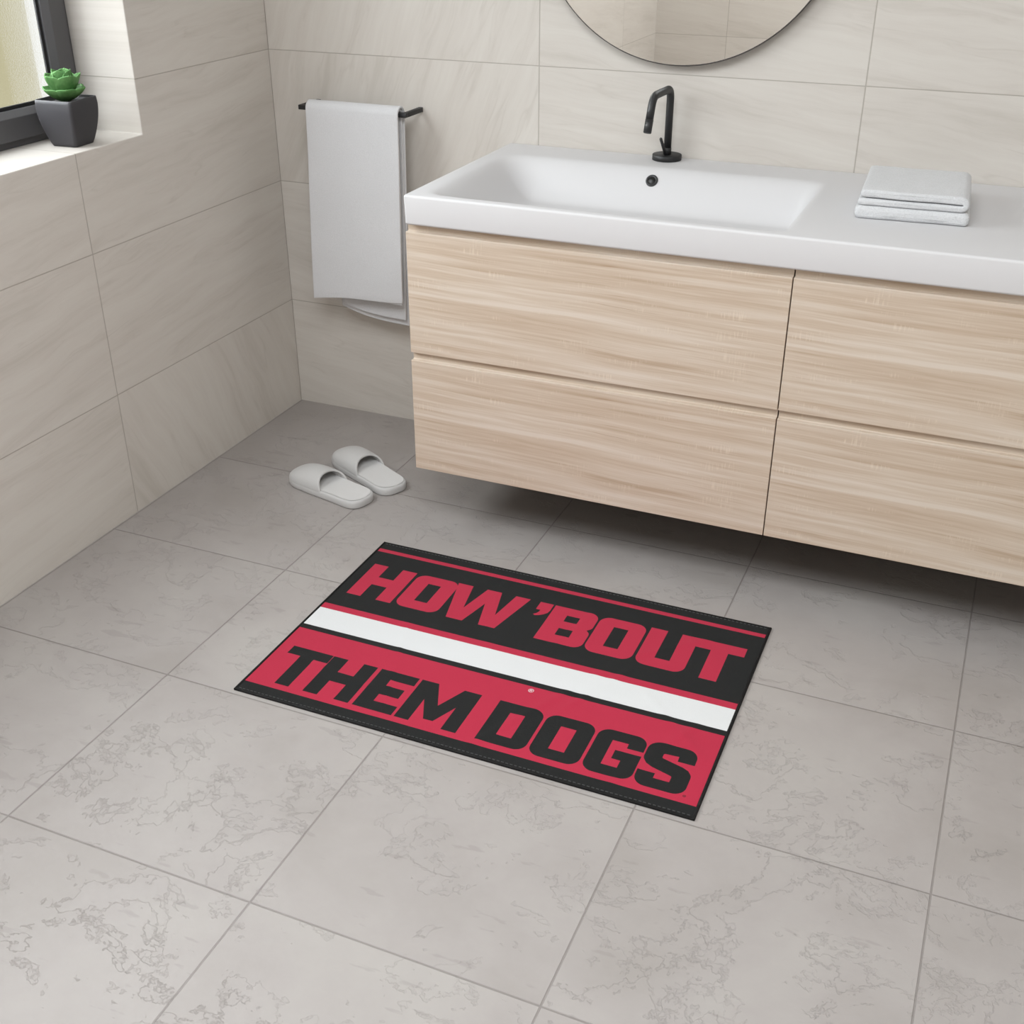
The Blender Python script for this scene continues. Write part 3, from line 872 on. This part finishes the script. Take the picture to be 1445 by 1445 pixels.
def floor_mat():
    root = thing('floor_mat', 'black and red floor mat with block lettering and a white stripe', 'mat', (MAT_C.x, MAT_C.y, 0), MAT_R)
    W, H = MW * 1000, MH * 1000
    polys = [(m, corner_path(o), [corner_path(h) for h in hs]) for m, o, hs in ART]
    co, ed = [], []
    def add(poly):
        poly = densify(poly, 7.0)
        b = len(co); n = len(poly)
        co.extend(Vector(p) for p in poly)
        ed.extend((b + k, b + (k + 1) % n) for k in range(n))
    add(rect(0, W, 0, H))
    for m, o, hs in polys:
        add(o)
        for h in hs: add(h)
    nx, ny = 132, 88
    for i in range(1, nx):
        for j in range(1, ny):
            co.append(Vector((W * i / nx, H * j / ny)))
    vs, _, fs, *_ = delaunay_2d_cdt(co, ed, [], 0, 1e-4)
    V = [(v.x / 1000 - MW / 2, MH / 2 - v.y / 1000, mat_z(v.x, v.y)) for v in vs]
    F, FM = [], []
    bbs = [(min(p[0] for p in o), max(p[0] for p in o), min(p[1] for p in o), max(p[1] for p in o)) for m, o, hs in polys]
    for f in fs:
        c = sum((vs[i] for i in f), Vector((0, 0))) / len(f)
        m = BLK
        for (mm, o, hs), bb in zip(polys, bbs):
            if bb[0] <= c.x <= bb[1] and bb[2] <= c.y <= bb[3] and inside(c, o) and not any(inside(c, h) for h in hs):
                m = mm
        F.append(tuple(f)); FM.append(m)
    # turn every face up, then add the cut edge
    for k, f in enumerate(F):
        a, b, c = (Vector(V[i]) for i in f[:3])
        if (b - a).cross(c - a).z < 0: F[k] = tuple(reversed(f))
    n0 = len(V)
    bnd = rect(0, W, 0, H)
    ring_t = [(-MW / 2, MH / 2), (MW / 2, MH / 2), (MW / 2, -MH / 2), (-MW / 2, -MH / 2)]
    mats = [M_MATBLK, M_MATRED, M_MATWHT]
    cloth = mesh_obj('printed_cloth', V, F, None, root, True, mats, FM)
    e = .0012
    # black bound edge all round (thin wall under the cloth edge)
    boxes('backing', [(-MW / 2 + .0006, MW / 2 - .0006, -MH / 2 + .0006, MH / 2 - .0006, 0.0002, 0.0030)], M_MATEDGE, root)
    hw = .0038
    for nm, b in (('side_binding', (-MW / 2 - .0006, -MW / 2 + hw, -MH / 2, MH / 2, .0002, .0046)), ('side_binding', (MW / 2 - hw - .001, MW / 2 + .0006, -MH / 2, MH / 2, .0002, .0046))):
        boxes(nm, [b], M_MATEDGE, root, .0010)
    for s in (1, -1):
        y0 = s * MH / 2
        ya, yb = sorted((y0, y0 - s * .0048))
        boxes('hem_binding', [(-MW / 2, MW / 2, ya, yb, .0002, .0044)], M_MATEDGE, root, .0010)
        V2, F2 = [], []
        k = 0; x = -MW / 2 + .008
        while x < MW / 2 - .010:
            yc = y0 - s * .0075
            v, f = box_data(x, x + .0052, yc - .0006, yc + .0006, .0034, .0046, len(V2)); V2 += v; F2 += f
            x += .0086
        mesh_obj('stitching', V2, F2, M_STITCH, root, False)
M_MATBLK = cloth_material('mat_black_print', rgb(31, 32, 32), 1100.0, .0004, .9, .06, .06)
M_MATRED = cloth_material('mat_red_print', rgb(184, 44, 70), 1100.0, .0004, .9, .12, .05)
M_MATWHT = cloth_material('mat_white_print', rgb(222, 224, 225), 1100.0, .0004, .9, .12, .03)
M_MATEDGE = plain('mat_black_binding', rgb(20, 19, 19), .75, Specular_IOR_Level=.2)
M_STITCH = plain('mat_grey_thread', rgb(74, 74, 74), .8)
floor_mat()

# ------------------------------------------------------------------ what stands outside the window
def outside():
    t = NT('sand_coloured_render')
    tc = t.new('ShaderNodeTexCoord')
    n = t.noise(tc.outputs['Object'], 3.0, 4.0, .6)
    t.bsdf(t.ramp(n, [(.3, rgb(184, 176, 138)), (.7, rgb(196, 188, 158))]), .9)
    b = boxes('neighbouring_house', [(-9.0, -5.0, -6.0, OUT_Y, -3.0, 6.0)], t.m)
    b['label'] = 'sand coloured building seen blurred through the frosted window pane'; b['category'] = 'building'
OUT_Y = 4.355
outside()

# ------------------------------------------------------------------ lights
def area(name, loc, target, sx, sy, power, color=(1, 1, 1), spread=180):
    l = bpy.data.lights.new(name, 'AREA'); l.shape = 'RECTANGLE'; l.size = sx; l.size_y = sy
    l.energy = power; l.color = color; l.spread = math.radians(spread)
    o = bpy.data.objects.new(name, l); COL.objects.link(o)
    o.location = loc
    o.rotation_euler = (Vector(target) - Vector(loc)).to_track_quat('-Z', 'Y').to_euler()
    return o

# daylight that falls in through the window
area('window_daylight', (-0.62, -1.30, 1.75), (0.9, -0.9, 0.2), 1.5, 1.3, 172, (0.905, 0.957, 1.0))
# ceiling lamp of the room (outside the view)
lamp = thing('ceiling_lamp', 'large square white ceiling lamp', 'lamp', (1.55, -2.5, RZ - .004))
boxes('lamp_housing', [(-.77, .77, -.77, .77, -.030, 0.0)], M_PLASTER, lamp, .004)
area('ceiling_lamp_light', (1.55, -2.5, RZ - .045), (1.55, -2.5, 0), 1.5, 1.5, 59, (0.925, 0.967, 1.0))

w = bpy.data.worlds.new('daylight_sky'); SC.world = w; w.use_nodes = True
bg = w.node_tree.nodes['Background']
bg.inputs[0].default_value = (0.96, 0.98, 1.0, 1); bg.inputs[1].default_value = 1.15

# ------------------------------------------------------------------ camera
cam = bpy.data.cameras.new('camera'); co_ = bpy.data.objects.new('camera', cam); COL.objects.link(co_)
co_.location = (1.8658, -2.7639, 1.4140)
co_.rotation_mode = 'XYZ'; co_.rotation_euler = (1.0672957, 0.0003899, 0.4012774)
cam.sensor_width = 36; cam.sensor_fit = 'HORIZONTAL'; cam.lens = 36 * 1654.315 / 1445
cam.clip_start = .05; cam.clip_end = 100
SC.camera = co_

# ------------------------------------------------------------------ view
SC.view_settings.view_transform = 'Standard'; SC.view_settings.look = 'None'
SC.view_settings.exposure = 0.0; SC.view_settings.gamma = 1.0
SC.view_settings.use_curve_mapping = False
SC.cycles.use_denoising = True; SC.cycles.use_adaptive_sampling = True; SC.cycles.adaptive_threshold = 0.02
SC.cycles.max_bounces = 8; SC.cycles.diffuse_bounces = 4; SC.cycles.glossy_bounces = 3
SC.cycles.transmission_bounces = 6; SC.cycles.transparent_max_bounces = 8
SC.cycles.sample_clamp_indirect = 6.0
SC.cycles.caustics_refractive = False; SC.cycles.caustics_reflective = False
